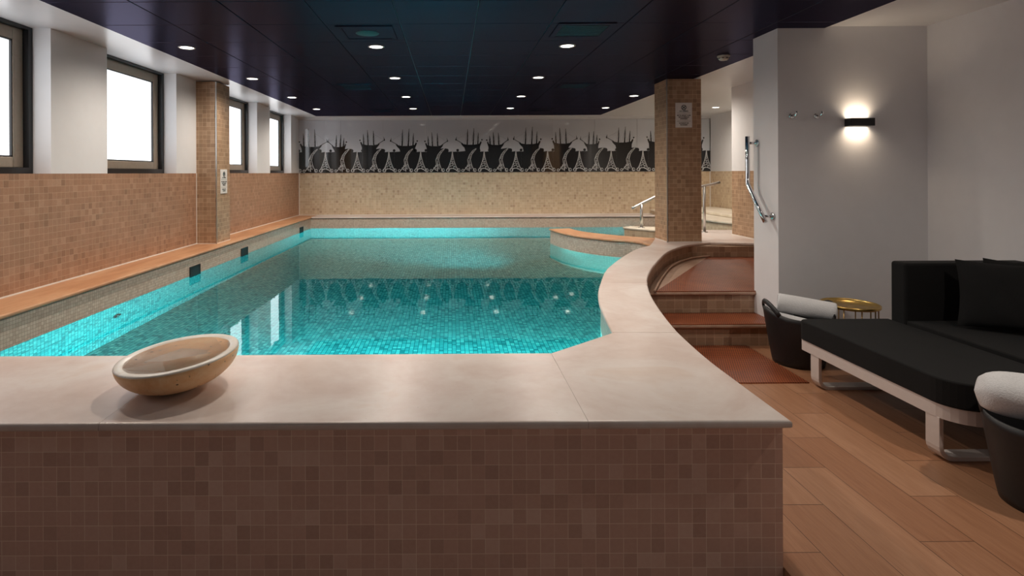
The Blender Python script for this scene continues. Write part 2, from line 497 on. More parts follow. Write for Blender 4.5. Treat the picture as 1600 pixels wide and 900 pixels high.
# left wall: tiled below, white piers above
mb = MB().box(XL - .3, XL, -1.2, YB + .2, -.5, 1.475)
struct(mb.build('wall_left', M['tile_left']), 'terracotta mosaic wall under the windows', 'wall')
wins = [(1.0, 2.36), (3.29, 4.645), (5.405, 6.766), (8.22, 9.58), (10.26, 11.61)]  # first opening is out of view, added for daylight on the front coping
mb = MB(); y = -1.2
for a, b in wins:
    mb.box(XL - .3, XL, y, a, 1.475, CH); y = b
mb.box(XL - .3, XL, y, YB + .2, 1.475, CH)
struct(mb.build('wall_left_pier', M['white']), 'white piers between the windows', 'wall')

# back wall
mb = MB().box(XL - .3, 5.9, YB, YB + .2, -.5, 1.475)
struct(mb.build('wall_back', M['tile_back']), 'beige mosaic wall under the mural', 'wall')
mb = MB().box(XL, 5.9, YB, YB + .2, 1.475, CH)
struct(mb.build('wall_back_upper', M['white']), 'white wall behind the mural', 'wall')
mb = MB().box(XL, 5.63, YB - .05, YB, 2.63, CH)
struct(mb.build('trim_1', M['white_gloss']), 'white moulding above the mural', 'trim')

# right of the pool, the far right wall
mb = MB().box(5.63, 5.9, 8.0, YB, -.2, 1.475)
struct(mb.build('wall_right_far', M['tile_back']), 'beige mosaic wall right of the pool end', 'wall')
mb = MB().box(5.63, 5.9, 8.0, YB, 1.475, CH)
struct(mb.build('wall_right_far_upper', M['white']), 'white wall right of the mural', 'wall')
# wall beside the upper landing
mb = MB().box(4.05, 5.63, 5.08, 8.1, -.2, 1.475)
struct(mb.build('wall_landing', M['tile_pillar']), 'tan mosaic wall beside the upper landing', 'wall')
mb = MB().box(4.05, 5.63, 5.08, 8.1, 1.475, CH)
struct(mb.build('wall_landing_upper', M['white']), 'white wall above the mosaic beside the landing', 'wall')
# white wall with the lamp
mb = MB().box(2.738, 4.3, 4.70, 5.08, 0, CH)
struct(mb.build('wall_right_end', M['grey_wall']), 'white wall carrying the lamp and the coat hooks', 'wall')
mb = MB().box(3.99, 4.3, -1.2, 4.70, 0, CH)
struct(mb.build('wall_right', M['grey_wall']), 'white wall behind the daybed', 'wall')

# ceiling
mb = MB().box(XL - .3, 5.9, -1.2, YB + .2, CH, CH + .12)
struct(mb.build('ceiling', M['white_gloss']), 'white ceiling', 'ceiling')
mb = MB()
PX = .606
for i in range(10):
    for j in range(-9, 13):
        x0 = -2.83 + i * PX; x1 = min(x0 + PX, 3.14); y0 = 4.51 + j * .6045; y1 = min(y0 + .6045, 11.76)
        if y1 - y0 < .05: continue
        g = .003
        mb.box(x0 + g, x1 - g, y0 + g, y1 - g, CH - .014, CH - .0005)
struct(mb.build('ceiling_panel', M['ceil_dark'], bevel=.004, segs=2), 'dark blue glossy ceiling panels', 'ceiling')
mb = MB().box(-2.83, 3.14, -.93, 11.76, CH - .006, CH + .001)
struct(mb.build('ceiling_grid', M['ceil_grid']), 'thin joints between the ceiling panels', 'ceiling')

# ------------------------------------------------------------------ pool shell
# left side
mb = MB().box(XL, -2.93, 2.0, YB, -1.9, DK - .03)
struct(mb.build('pool_wall_left', M['tile_small']), 'small mosaic pool wall below the left ledge', 'pool wall')
mb = MB().box(-2.93, 5.63, 11.68, YB, -1.9, DK - .03)
struct(mb.build('pool_wall_back', M['tile_small']), 'small mosaic pool wall at the far end', 'pool wall')
# front bench wall: brown mosaic to the room
fr = [(XL, 2.08), (1.2235, 2.08), (1.2235, 2.80), (.909, 3.187 - .02), (.769, 3.04), (.499, 2.805), (XL, 2.80)]
mb = MB().prism(fr[:2] + [(1.2235, 2.78), (.95, 2.78), (.49, 2.78), (XL, 2.78)], -1.9, DK - .03, mi_edges=[0, 0, 1, 1, 1, 1])
struct(mb.build('wall_front', [M['tile_front'], M['tile_small']]), 'brown mosaic bench wall in the foreground', 'wall')
# curved wall along the stairs
sw = outer_arc[6:] + [(3.33, 7.4), (2.55, 7.05)] + inner_arc[::-1] + [(.769, 3.06), (.499, 2.83), (.49, 2.75), (1.0, 2.75)]
area = sum(sw[i][0] * sw[(i + 1) % len(sw)][1] - sw[(i + 1) % len(sw)][0] * sw[i][1] for i in range(len(sw)))
if area < 0: sw = sw[::-1]
sw = offset(sw, .018)
def side_of(i):
    x, y = sw[i]
    d_out = min(math.hypot(x - a, y - b) for a, b in outer_arc); d_in = min(math.hypot(x - a, y - b) for a, b in inner_arc)
    return 0 if d_out < d_in else 1
mb = MB().prism(sw, -1.9, DK - .03, mi_edges=[side_of(i) for i in range(len(sw))])
struct(mb.build('wall_curved', [M['tile_stairs'], M['tile_small']]), 'curved mosaic wall between pool and stairs', 'wall')
# a pale skirting moulding along the curved wall above the upper tread
sk = smooth_curve([(1.80, 5.03), (2.12, 5.70), (2.52, 6.43), (2.95, 6.94), (3.24, 7.09)])
mb = MB().tube([(x + .012, y - .012, .389 + .012 + .0) for x, y in sk], .012, 8)
struct(mb.build('trim_2', M['stone_dark']), 'skirting along the foot of the curved wall', 'trim')
# island wall
isl = isl_near + [(2.8, 7.7)] + isl_far[1:]
a_ = sum(isl[i][0] * isl[(i + 1) % len(isl)][1] - isl[(i + 1) % len(isl)][0] * isl[i][1] for i in range(len(isl)))
islc = isl if a_ > 0 else isl[::-1]
mb = MB().prism(offset(islc, .018), -1.9, DK - .03)
struct(mb.build('wall_island', M['tile_small']), 'curved low mosaic wall standing in the pool', 'wall')
# deck on the right with its pool-side faces
deck = [(2.471, 6.969), (3.33, 7.22), (3.56, 7.17), (4.05, 7.08), (5.63, 7.08), (5.63, 8.75), (3.55, 8.75), (3.1, 8.15), (2.803, 7.707)]
mb = MB().prism(offset([(2.471, 6.99), (3.33, 7.10)] + deck[2:], .018), -1.9, DK - .03, mi_edges=[0, 0, 0, 0, 0, 1, 1, 1, 1])
struct(mb.build('wall_deck', [M['tile_stairs'], M['tile_small']]), 'mosaic wall carrying the upper landing', 'wall')
blk = [(2.73, 8.95), (3.05, 8.50), (3.40, 8.20), (3.75, 8.60), (3.25, 8.98), (2.9, 9.12)]
mb = MB().prism(offset(blk, .018), -1.9, .56)
struct(mb.build('wall_rail_base', M['tile_back']), 'short mosaic wall under the handrail', 'wall')
mb = MB().prism(blk, .56, .588)
struct(mb.build('coping_rail_base', M['stone_pale'], bevel=.008), 'pale stone slab under the left handrail', 'coping')
# raised whirlpool rim in the far right corner
wp = smooth_curve([(5.63, 8.77), (4.75, 8.77), (4.45, 9.1), (4.36, 9.8), (4.36, 11.0)], 5) + [(4.36, 12.2), (5.63, 12.2)]
mb = MB().prism(wp, -1.9, .62)
struct(mb.build('wall_whirlpool', M['tile_back']), 'raised mosaic whirlpool wall in the far right corner', 'wall')
mb = MB().prism(offset(wp[::-1] if sum(wp[i][0] * wp[(i + 1) % len(wp)][1] - wp[(i + 1) % len(wp)][0] * wp[i][1] for i in range(len(wp))) < 0 else wp, -.03), .62, .66)
struct(mb.build('coping_whirlpool', M['stone_pale'], bevel=.015, segs=3), 'pale stone rim of the raised whirlpool', 'coping')
mb = MB().box(4.85, 5.6, 9.7, 11.9, .66, .72)
struct(mb.build('coping_whirlpool_step', M['stone_pale'], bevel=.02, segs=3), 'pale stone step behind the whirlpool rim', 'coping')

# pool floor (slopes down to the far end)
zf = lambda y: WZ - (1.05 + (y - 4.6) * .078)
mb = MB().add([(-2.95, 2.7, zf(2.7)), (5.7, 2.7, zf(2.7)), (5.7, 11.75, zf(11.75)), (-2.95, 11.75, zf(11.75))], [(0, 1, 2, 3)])
struct(mb.build('pool_floor', M['tile_pool']), 'turquoise mosaic pool floor', 'pool floor')
# mosaic below the waterline: turquoise lining on the left, back and front pool walls
mb = MB().box(-2.931, -2.928, 2.78, 11.68, -1.9, WZ - .0)
struct(mb.build('pool_wall_left_lining', M['tile_pool']), 'turquoise lining of the left pool wall under water', 'pool wall')
mb = MB().box(-2.928, 4.36, 11.677, 11.679, -1.9, WZ)
struct(mb.build('pool_wall_back_lining', M['tile_pool']), 'turquoise lining of the far pool wall under water', 'pool wall')

# water
wpoly = [(-2.93, 2.80), (.49, 2.80), (.5, 2.82), (.769, 3.06)] + inner_arc[:-1] + isl_near[::-1] + isl_far[::-1] + [(3.1, 8.15), (3.24, 8.337), (3.05, 8.50), (2.73, 8.95), (2.9, 9.12), (3.25, 8.98), (3.5, 8.79), (3.62, 8.75), (4.75, 8.76), (4.45, 9.1), (4.36, 9.8), (4.36, 11.68), (-2.93, 11.68)]
wpoly = offset(wpoly, -.015)
mb = MB().add([(x, y, WZ) for x, y in wpoly], [tuple(range(len(wpoly)))])
tag(mb.build('water', M['water']), 'clear turquoise water filling the swimming pool', 'water', kind='stuff')

# ------------------------------------------------------------------ coping stones
def coping(poly, name, mat, label, z1=DK, th=.03):
    o = MB().prism(poly, z1 - th, z1).build(name, mat)
    me = o.data
    at = me.attributes.new('bevel_weight_edge', 'FLOAT', 'EDGE')
    for e in me.edges:
        a, b = (me.vertices[k].co for k in e.vertices)
        m = (a + b) / 2
        if abs(a.z - b.z) > .001: continue
        near = False
        for (p, q) in JOINTS:
            p = Vector((*p, m.z)); q = Vector((*q, m.z))
            t = max(0, min(1, (m - p).dot(q - p) / (q - p).length_squared))
            if (m - (p + (q - p) * t)).length < .012: near = True
        at.data[e.index].value = .0 if near else 1.0
    bv = o.modifiers.new('bevel', 'BEVEL'); bv.width = .011; bv.segments = 4; bv.limit_method = 'WEIGHT'
    return struct(o, label, 'coping')
JOINTS = [((-1.29, 2.06), (-1.30, 2.80)), ((.496, 2.06), (.498, 2.81)), ((.93, 3.186), (1.26, 3.172)), ((1.25, 4.62), (1.59, 4.62)), ((2.48, 6.985), (2.80, 7.70)), ((-2.91, 2.842), (XL, 2.842)), ((-2.909, 11.68), (-2.909, YB))]
g = .0006
coping([(XL, 2.044), (-1.29 - g, 2.044), (-1.30 - g, 2.82), (-2.91, 2.82), (-2.91, 2.84), (XL, 2.84)], 'coping_front', M['stone'], 'leftmost pinkish stone slab of the front pool edge')
coping([(-1.29 + g, 2.044), (.496 - g, 2.044), (.498 - g, 2.83), (-1.30 + g, 2.82)], 'coping_front', M['stone'], 'long pinkish stone slab of the front pool edge under the bowl')
o_idx = min(range(len(outer_arc)), key=lambda i: abs(outer_arc[i][1] - 3.17))
o_idx2 = min(range(len(outer_arc)), key=lambda i: abs(outer_arc[i][1] - 4.62))
i_idx2 = min(range(len(inner_arc)), key=lambda i: abs(inner_arc[i][1] - 4.62))
coping([(.496 + g, 2.044)] + outer_arc[:o_idx] + [(1.282, 3.170)] + [(.909, 3.184), (.769, 3.06), (.498 + g, 2.83)], 'coping_corner', M['stone'], 'pinkish stone corner slab of the front pool edge')
coping([(.909, 3.188), (1.2825, 3.174)] + outer_arc[o_idx + 1:o_idx2] + [(1.612, 4.618)] + inner_arc[i_idx2:0:-1], 'coping_curved', M['stone'], 'curved stone slab between the corner slab and the landing slab')
coping([(1.226, 4.622), (1.6135, 4.622)] + outer_arc[o_idx2 + 1:] + deck[2:] + inner_arc[:i_idx2:-1], 'coping_landing', M['stone'], 'curved stone slab running up to the tiled pillar and landing')
coping([p for p in isl_near[:-1]] + [(2.4735, 6.975), (2.80, 7.705)] + isl_far[1:], 'coping_island', M['stone_warm'], 'warm stone slab on the curved wall in the pool')
coping([(XL, 2.842), (-2.91, 2.842), (-2.91, 11.66), (-2.91, YB), (XL, YB)], 'coping_left', M['stone_warm'], 'stone ledge along the left wall, tinted as warmly lit')
coping([(-2.908, 11.66), (4.33, 11.66), (4.33, YB), (-2.908, YB)], 'coping_back', M['stone'], 'narrow stone ledge along the far wall')

# ------------------------------------------------------------------ stairs
def left_edge(y0, y1, n=8): return [(xm(y1 + (y0 - y1) * i / n), y1 + (y0 - y1) * i / n) for i in range(n + 1)]
def step(y0, y1, z0, z1, name, label):
    s = MB().prism([(4.05, y0), (4.05, y1)] + left_edge(y0, y1), z0, z1 - .028).build(name, M['tile_stairs'])
    struct(s, label, 'step')
    MB().prism([(4.05, y0 - .03), (4.05, y1)] + left_edge(y0 - .03, y1), z1 - .028, z1).build('tread', M['stone_dark'], s, bevel=.01, segs=3)
    return s
step(4.72, 5.10, 0, .185, 'step', 'lowest brown tiled stair step')
step(5.08, 6.95, 0, .383, 'step', 'second brown tiled stair step')
mb = MB().prism([(2.75, 6.94), (4.05, 6.94), (4.05, 7.1), (3.0, 7.1)], .3, .383)
struct(mb.build('step_infill', M['stone_dark']), 'back strip of the second stair step', 'step')
mb = MB().box(3.1, 4.05, 7.085, 7.2, .3, .52)
struct(mb.build('step_riser', M['tile_stairs']), 'top brown tiled riser under the landing', 'step')

def mat_poly(poly, z, label):
    o = MB().prism(poly, z, z + .008).build('rubber_mat', M['mat'])
    return tag(o, label, 'mat', 'perforated mats on the stairs')
mat_poly([(1.45, 3.88), (2.47, 3.88), (2.47, 4.715), (1.70, 4.715), (1.55, 4.36)], 0, 'brown perforated mat on the plank floor before the stairs')
mat_poly([(1.67, 4.695), (2.735, 4.695), (2.735, 5.075), (1.83, 5.075)], .185, 'narrow brown perforated mat on the lowest stair step')
mat_poly([(1.84, 5.055), (4.04, 5.055), (4.04, 7.075), (3.23, 7.075)], .383, 'large brown perforated mat on the second step below the landing')

# ------------------------------------------------------------------ pillars
def pillar(x0, x1, y0, y1, label, cx, cy):
    p = MB().box(x0, x1, y0, y1, DK, CH - .014).build('pillar', M['tile_pillar'])
    struct(p, label, 'pillar')
    MB().box(cx - .006, cx + .006, cy - .006, cy + .006, DK, CH - .014).build('corner_trim', M['steel'], p)
    MB().box(x0 - .004, x1 + .004, y0 - .004, y1 + .004, DK, DK + .008).build('base_joint', M['white_enamel'], p)
    return p
pillar(XL, -3.05, 7.29, 7.73, 'tan mosaic pillar on the left ledge between windows', -3.05, 7.29)
pillar(2.79, 3.232, 7.25, 7.69, 'tan mosaic pillar standing at the end of the curved coping', 2.79, 7.25)

# pale joints along the inner corners
for n_, bx in enumerate([(XL, XL + .01, 2.0, 7.29, DK, DK + .01), (XL, XL + .01, 7.73, YB, DK, DK + .01), (XL, XL + .014, YB - .014, YB, DK, 1.475), (XL, 5.63, YB - .01, YB, DK, DK + .01), (XL, XL + .006, 7.282, 7.29, DK, 1.475), (5.615, 5.63, YB - .014, YB, DK, CH - .06), (4.04, 4.05, 7.2, 8.1, DK, DK + .01)]):
    struct(MB().box(*bx).build('trim_%d' % (n_ + 3), M['white_enamel']), 'pale joint line in a tiled corner', 'trim')

# ------------------------------------------------------------------ windows
def window(n, a, b):
    z0, z1 = 1.475, CH
    t = bpy.data.objects.new('window_%d' % n, None); C.objects.link(t); t.location = (XL - .15, (a + b) / 2, z0)
    tag(t, ['', 'frosted window nearest the camera on the left wall', 'frosted window between the white pier and the tiled pillar', 'frosted window just beyond the tiled pillar', 'farthest frosted window beside the mural', 'unseen frosted window added on the left wall beside the camera'][n], 'window', kind='structure')
    h = z1 - z0; w = b - a; hw = w / 2
    f = MB()
    f.box(-.08, 0, -hw, -hw + .045, 0, h); f.box(-.08, 0, hw - .045, hw, 0, h)
    f.box(-.08, 0, -hw + .045, hw - .045, 0, .05); f.box(-.08, 0, -hw + .045, hw - .045, h - .025, h)
    f.build('frame', M['win_black'], t)
    s = MB()
    i0, i1, k0, k1 = -hw + .045, hw - .045, .05, h - .025
    r = .105
    s.box(-.09, -.045, i0, i0 + r, k0, k1); s.box(-.09, -.045, i1 - r, i1, k0, k1)
    s.box(-.09, -.045, i0 + r, i1 - r, k0, k0 + .085); s.box(-.09, -.045, i0 + r, i1 - r, k1 - .1, k1)
    sa = s.build('sash', M['win_sash'], t, bevel=.006)
    MB().box(-.078, -.07, i0 + r - .01, i1 - r + .01, k0 + .075, k1 - .09).build('pane', M['pane'], sa)
    gk = MB(); q = .012
    y0, y1, zz0, zz1 = i0 + r, i1 - r, k0 + .085, k1 - .1
    gk.box(-.07, -.052, y0, y0 + q, zz0, zz1); gk.box(-.07, -.052, y1 - q, y1, zz0, zz1)
    gk.box(-.07, -.052, y0, y1, zz0, zz0 + q); gk.box(-.07, -.052, y0, y1, zz1 - q, zz1)
    gk.build('gasket', M['win_black'], sa)
for n, (a, b) in zip((5, 1, 2, 3, 4), wins): window(n, a, b)
# outer wall behind the window openings
mb = MB().box(XL - .34, XL - .3, -1.2, YB + .2, -.5, CH)
struct(mb.build('wall_left_outer', M['white']), 'outer face of the left wall', 'wall')

# ------------------------------------------------------------------ mural on the back wall
S = 12.2 / 877
PXX = lambda x: (x - 705) * S
PZ = lambda y: 1.477 + (268.6 - y) * S
mural = thing('wall_mural', 'grey glass mural of black sailing ships and white spires on the far wall', 'mural', (0, YB, 1.475))
def mtri(mbx, polys, yoff):
    for poly in polys:
        a = sum(poly[i][0] * poly[(i + 1) % len(poly)][1] - poly[(i + 1) % len(poly)][0] * poly[i][1] for i in range(len(poly)))
        if a < 0: poly = poly[::-1]
        n = len(poly)
        v = [(PXX(x), yoff, PZ(y) - 1.475) for x, y in poly]
        mbx.add(v, [tuple(range(n))], [[(p[0], p[2]) for p in v]])
pw = 66
xs = [467.2 + pw * k for k in range(10)]
for k, x in enumerate(xs):
    x1 = min(x + pw, 1112)
    MB().box(PXX(x) + .002, PXX(x1) - .002, -.014, -.001, 0, PZ(187) - 1.475).build('glass_panel', M['print_grey'], mural)
def curve_strip(pts, w):
    """flat ribbon polygon(s) along a pixel-like path given in mural units"""
    out = []
    for i in range(len(pts) - 1):
        (x0, y0), (x1, y1) = pts[i], pts[i + 1]
        d = math.hypot(x1 - x0, y1 - y0) or 1
        nx, ny = -(y1 - y0) / d * w / 2, (x1 - x0) / d * w / 2
        ex, ey = (x1 - x0) / d * w * .3, (y1 - y0) / d * w * .3
        out.append([(x0 + nx - ex, y0 + ny - ey), (x1 + nx + ex, y1 + ny + ey), (x1 - nx + ex, y1 - ny + ey), (x0 - nx - ex, y0 - ny - ey)])
    return out
def arc(cx, cy, r, a0, a1, n=8):
    return [(cx + r * math.cos(math.radians(a0 + (a1 - a0) * i / n)), cy + r * math.sin(math.radians(a0 + (a1 - a0) * i / n))) for i in range(n + 1)]
blk_p = []; wht_p = []
def clampx(polys, x0=467.4, x1=1111.8):
    r = []
    for p in polys:
        r.append([(min(max(x, x0), x1), y) for x, y in p])
    return r
PER = 49.55
k = -1
while True:
    s0 = 508.75 + k * PER            # straight spire
    c0 = s0 - 23.2                   # curling spire
    k += 1
    if s0 - 30 > 1112: break
    # black ground between the spires, with rounded bulbs
    top = [(s0 - 41, 268.6), (s0 - 41, 236.5), (s0 - 30, 235.5), (s0 - 24, 232.5), (s0 - 14, 231), (s0 - 8.5, 231.6), (s0 - 5.6, 234.2), (s0 - 6.2, 236.6), (s0 - 4.2, 236.4), (s0 - 1, 236), (s0 + 2.5, 236.6), (s0 + 5.5, 236.2), (s0 + 8.5, 236.5), (s0 + 8.55, 268.6)]
    blk_p.append(top)
    blk_p.append(arc(s0 - 8.2, 234, 2.4, 0, 360, 10)); blk_p.append(arc(s0 + 8.2, 234.2, 2.2, 0, 360, 10))
    # straight white spire: two flaring sides, scrolls between
    L = [(s0 - .25, 236.5), (s0 - 1.2, 244), (s0 - 3.0, 252), (s0 - 6.0, 260), (s0 - 9.6, 266.2)]
    R = [(2 * s0 - x, y) for x, y in L]
    wht_p += curve_strip(L, .8) + curve_strip(R, .8) + curve_strip([(s0, 236), (s0, 246)], .9)
    for cx, cy, r in ((s0, 247.5, 1.1), (s0 - .8, 250.8, 1.5), (s0 + 1.0, 253.6, 1.5), (s0 - 1.8, 256.6, 1.9), (s0 + 2.2, 257.6, 1.7), (s0 - 3.6, 261.2, 1.8), (s0 + 3.6, 262.0, 2.0)):
        wht_p += curve_strip(arc(cx, cy, r, 20, 320, 8), .6)
    for cx in (s0 - 7, s0 + 9.5):
        wht_p += curve_strip(arc(cx, 265.2, 2.4, 0, 330, 9), .8)
    wht_p += curve_strip(arc(s0, 270.5, 8.0, 215, 325, 8), .9)
    # curling spire: leans into a wave crest
    A = [(c0 - 9, 266.4), (c0 - 5, 262), (c0 - 1.5, 257.5), (c0 - 2.6, 249), (c0 + .5, 241), (c0 + 5, 235.3), (c0 + 10.5, 231.6)]
    B = [(c0 + 8.5, 266.4), (c0 + 5, 261), (c0 + 3, 254.5), (c0 + 1.8, 249), (c0 + 3.6, 241.5), (c0 + 7, 236.5), (c0 + 11.0, 232)]
    wht_p += curve_strip(A, .8) + curve_strip(B, .8) + curve_strip([(c0, 250), (c0, 266.8)], .9)
    for cx, cy, r in ((c0 + .2, 247, 1.2), (c0 + .8, 243.6, 1.2), (c0 + 2.6, 240.2, 1.2), (c0 + 5, 237.2, 1.0), (c0 - 2.2, 258.5, 1.3), (c0 + 2.2, 257.6, 1.4), (c0 - 4.4, 262, 1.6), (c0 - 2, 264, 1.4), (c0 + 2.4, 262, 1.3)):
        wht_p += curve_strip(arc(cx, cy, r, 20, 320, 8), .6)
    wht_p += curve_strip(arc(c0 + 8.5, 265.2, 2.3, 0, 330, 9), .8) + curve_strip(arc(c0 - 10, 265.6, 1.8, 0, 330, 9), .7)
    blk_p.append(arc(c0 + 4.2, 263, 2.0, 0, 360, 10))
def ship(x0, x1, deck_y, mast_top, face):
    """black sailing ship between x0 (stern side) and x1 (bowsprit end); face=+1 when the bow points right"""
    Lx = abs(x1 - x0)
    X = (lambda t: x0 + t * Lx) if face > 0 else (lambda t: x1 - t * Lx)
    d = deck_y
    hull = [(X(.03), d - 2.5), (X(.10), d - .5), (X(.30), d + 1), (X(.55), d + 1.2), (X(.70), d), (X(.80), d - 1.5), (X(.74), d + 2.5), (X(.66), d + 6), (X(.62), 237.5), (X(.10), 237.5), (X(.09), d + 4)]
    P = [hull]
    P.append([(X(.03), d - 4), (X(.07), d - 4), (X(.14), d + .8), (X(.06), d + .8)])
    P += curve_strip([(X(.72), d - .5), (X(.96), d - 6.5)], .9)
    P += [[(X(.955), d - 6.0), (X(.945), d - 12), (X(1.0), d - 6.5), (X(.975), d - 5.2)]]
    for t, hgt, lean in ((.17, .72, .0), (.34, 1.0, -.01), (.56, .95, .0)):
        h = (d - mast_top) * hgt; bx = X(t); tx = X(t + lean) - face * .8
        P.append([(bx - 1.1, d + 1), (tx - .28, d - h), (tx + .28, d - h), (bx + 1.1, d + 1)])
        for q, rr in ((.25, 1.15), (.55, .8), (.8, .55)):
            cx = bx + (tx - bx) * q; cy = d - h * q
            P.append([(cx - rr * 1.2, cy + .9), (cx + rr * .6, cy + 1.1), (cx + rr * 1.1, cy - .6), (cx - rr * .3, cy - 1.2)])
        P += curve_strip([(tx, d - h * .9), (X(t + .09), d)], .22) + curve_strip([(tx, d - h * .75), (X(t - .08), d)], .2)
    P += curve_strip([(X(.56), d - (d - mast_top) * .7), (X(.95), d - 7)], .12)
    P.append(arc(X(.02), d - 6.5, 1.25, 0, 360, 8))
    return P
for s_ in ((467.5, 513, 226.8, 199, 1), (512.5, 542, 227.2, 209, -1), (562, 602, 224.5, 202, 1), (609.5, 653, 226, 200, -1), (663.5, 700.5, 226.5, 206, 1), (711.5, 754, 224.5, 200, -1), (760, 795, 225, 206, 1), (801.5, 846, 224, 198, -1), (862, 902.5, 223.5, 200, 1), (906, 937.5, 224.5, 205.5, -1), (946.5, 991, 222, 198.5, -1), (1010, 1052, 221.5, 199, 1), (1062, 1100, 223, 204, -1)):
    blk_p += ship(*s_)
bm_ = MB()
for i, p in enumerate(clampx(blk_p)): mtri(bm_, [p], -.0143 - (i % 37) * 2e-5)
bm_.build('ship_print', M['print_black'], mural)
bm_ = MB()
for i, p in enumerate(clampx(wht_p)): mtri(bm_, [p], -.0155 - (i % 29) * 2e-5)
bm_.build('spire_print', M['print_white'], mural)

# ------------------------------------------------------------------ ceiling fittings
def make_downlight(label):
    t = thing('downlight', label, 'downlight', (0, 0, CH - .014), 0, 'recessed downlights in the dark ceiling')
    MB().lathe([(.060, 0), (.062, -.004), (.072, -.005), (.077, -.002), (.077, 0)], 32, close=True).build('trim_ring', M['white_enamel'], t)
    MB().lathe([(.0, -.0012), (.06, -.0012), (.06, 0), (.0, 0)], 32).build('lens', M['lens'], t)
    ld = bpy.data.lights.new('downlight_beam', 'SPOT'); ld.energy = SPOT_POWER; ld.color = SPOT_COLOR
    ld.spot_size = math.radians(168); ld.spot_blend = 1.0; ld.shadow_soft_size = .05
    lo = bpy.data.objects.new('downlight_beam', ld); C.objects.link(lo); lo.parent = t; lo.location = (0, 0, -.02)
    return t
cols = [(-2.5, 'leftmost column by the windows'), (-.705, 'second column from the windows'), (1.105, 'third column from the windows'), (2.88, 'rightmost column')]
rows = [(1.79, 'unseen, added above the floor before the daybed'), (3.57, 'over the bench wall'), (5.32, 'nearest row in view'), (7.08, 'second row in view'), (8.83, 'third row in view'), (10.45, 'farthest row by the mural')]  # first row: one lamp out of view, added to brighten the right-hand walls
proto_dl = None
for yy, rn in rows:
    for xx, cn in cols:
        if (xx > 2 and yy in (3.57, 5.32, 7.08)) or (xx < 2 and yy < 2): continue
        lab = 'round recessed downlight, %s, %s' % (rn, cn)
        if proto_dl is None:
            proto_dl = make_downlight(lab); o = proto_dl
        else: o = dup(proto_dl, label=lab)
        o.location = (xx, yy, CH - .014)
o = dup(proto_dl, (3.42, 8.35, CH), label='added round downlight over the landing, unseen behind the tiled pillar')  # extra lamp hidden by the pillar, added to brighten the landing wall
o['group'] = 'downlights in the white ceiling'
o = dup(proto_dl, (5.0, 10.6, CH), label='round downlight in the white ceiling beyond the tiled pillar')
o['group'] = 'downlights in the white ceiling'

def vent(x, y, label, round_=False):
    t = thing('ceiling_vent', label, 'vent', (x, y, CH - .014), 0, 'dark square grilles in the ceiling')
    f = MB(); a, b = .235, .19
    f.box(-a, a, -a, -b, -.008, 0); f.box(-a, a, b, a, -.008, 0); f.box(-a, -b, -b, b, -.008, 0); f.box(b, a, -b, b, -.008, 0)
    f.build('frame', M['ceil_dark'], t, bevel=.003)
    MB().box(-b, b, -b, b, -.003, 0).build('grille', M['black_void'] if not round_ else M['ceil_dark'], t)
    if round_: MB().lathe([(0, -.006), (.095, -.006), (.1, -.003), (0, -.003)], 32).build('speaker_cone', M['black_void'], t)
    else:
        s = MB()
        for k in range(9): s.box(-b, b, -b + .02 + k * .042, -b + .032 + k * .042, -.006, -.003)
        s.build('slat', M['ceil_dark'], t)
    return t
vent(-.71, 4.8, 'square ceiling speaker with round dark cone behind nearest downlights', True)
vent(1.105, 4.74, 'square dark air grille in front of the third near downlight')
vent(-1.31, 7.78, 'square dark air grille left of the middle, halfway down the ceiling')
vent(1.715, 7.78, 'square dark air grille right of the middle, halfway down the ceiling')
vent(-1.31, 10.8, 'farthest square air grille left of the middle near the mural')
vent(1.715, 10.8, 'farthest square air grille right of the middle near the mural')
t = thing('smoke_detector', 'cream round smoke detector under the dark ceiling near the white wall', 'smoke detector', (2.82, 5.8, CH - .014))
MB().lathe([(0, 0), (.062, 0), (.062, -.012), (.052, -.02), (.0, -.02)][::-1], 32).build('base', M['detector'], t)
MB().lathe([(0, -.02), (.05, -.02), (.05, -.034), (.036, -.048), (0, -.05)][::-1], 32).build('sensor_dome', M['detector'], t)
for k in range(8):
    a = k * PI / 4 + .2
    MB().box(.0485 * math.cos(a) - .007, .0485 * math.cos(a) + .007, .0485 * math.sin(a) - .007, .0485 * math.sin(a) + .007, -.033, -.026).build('vent_slot', M['black_void'], t)

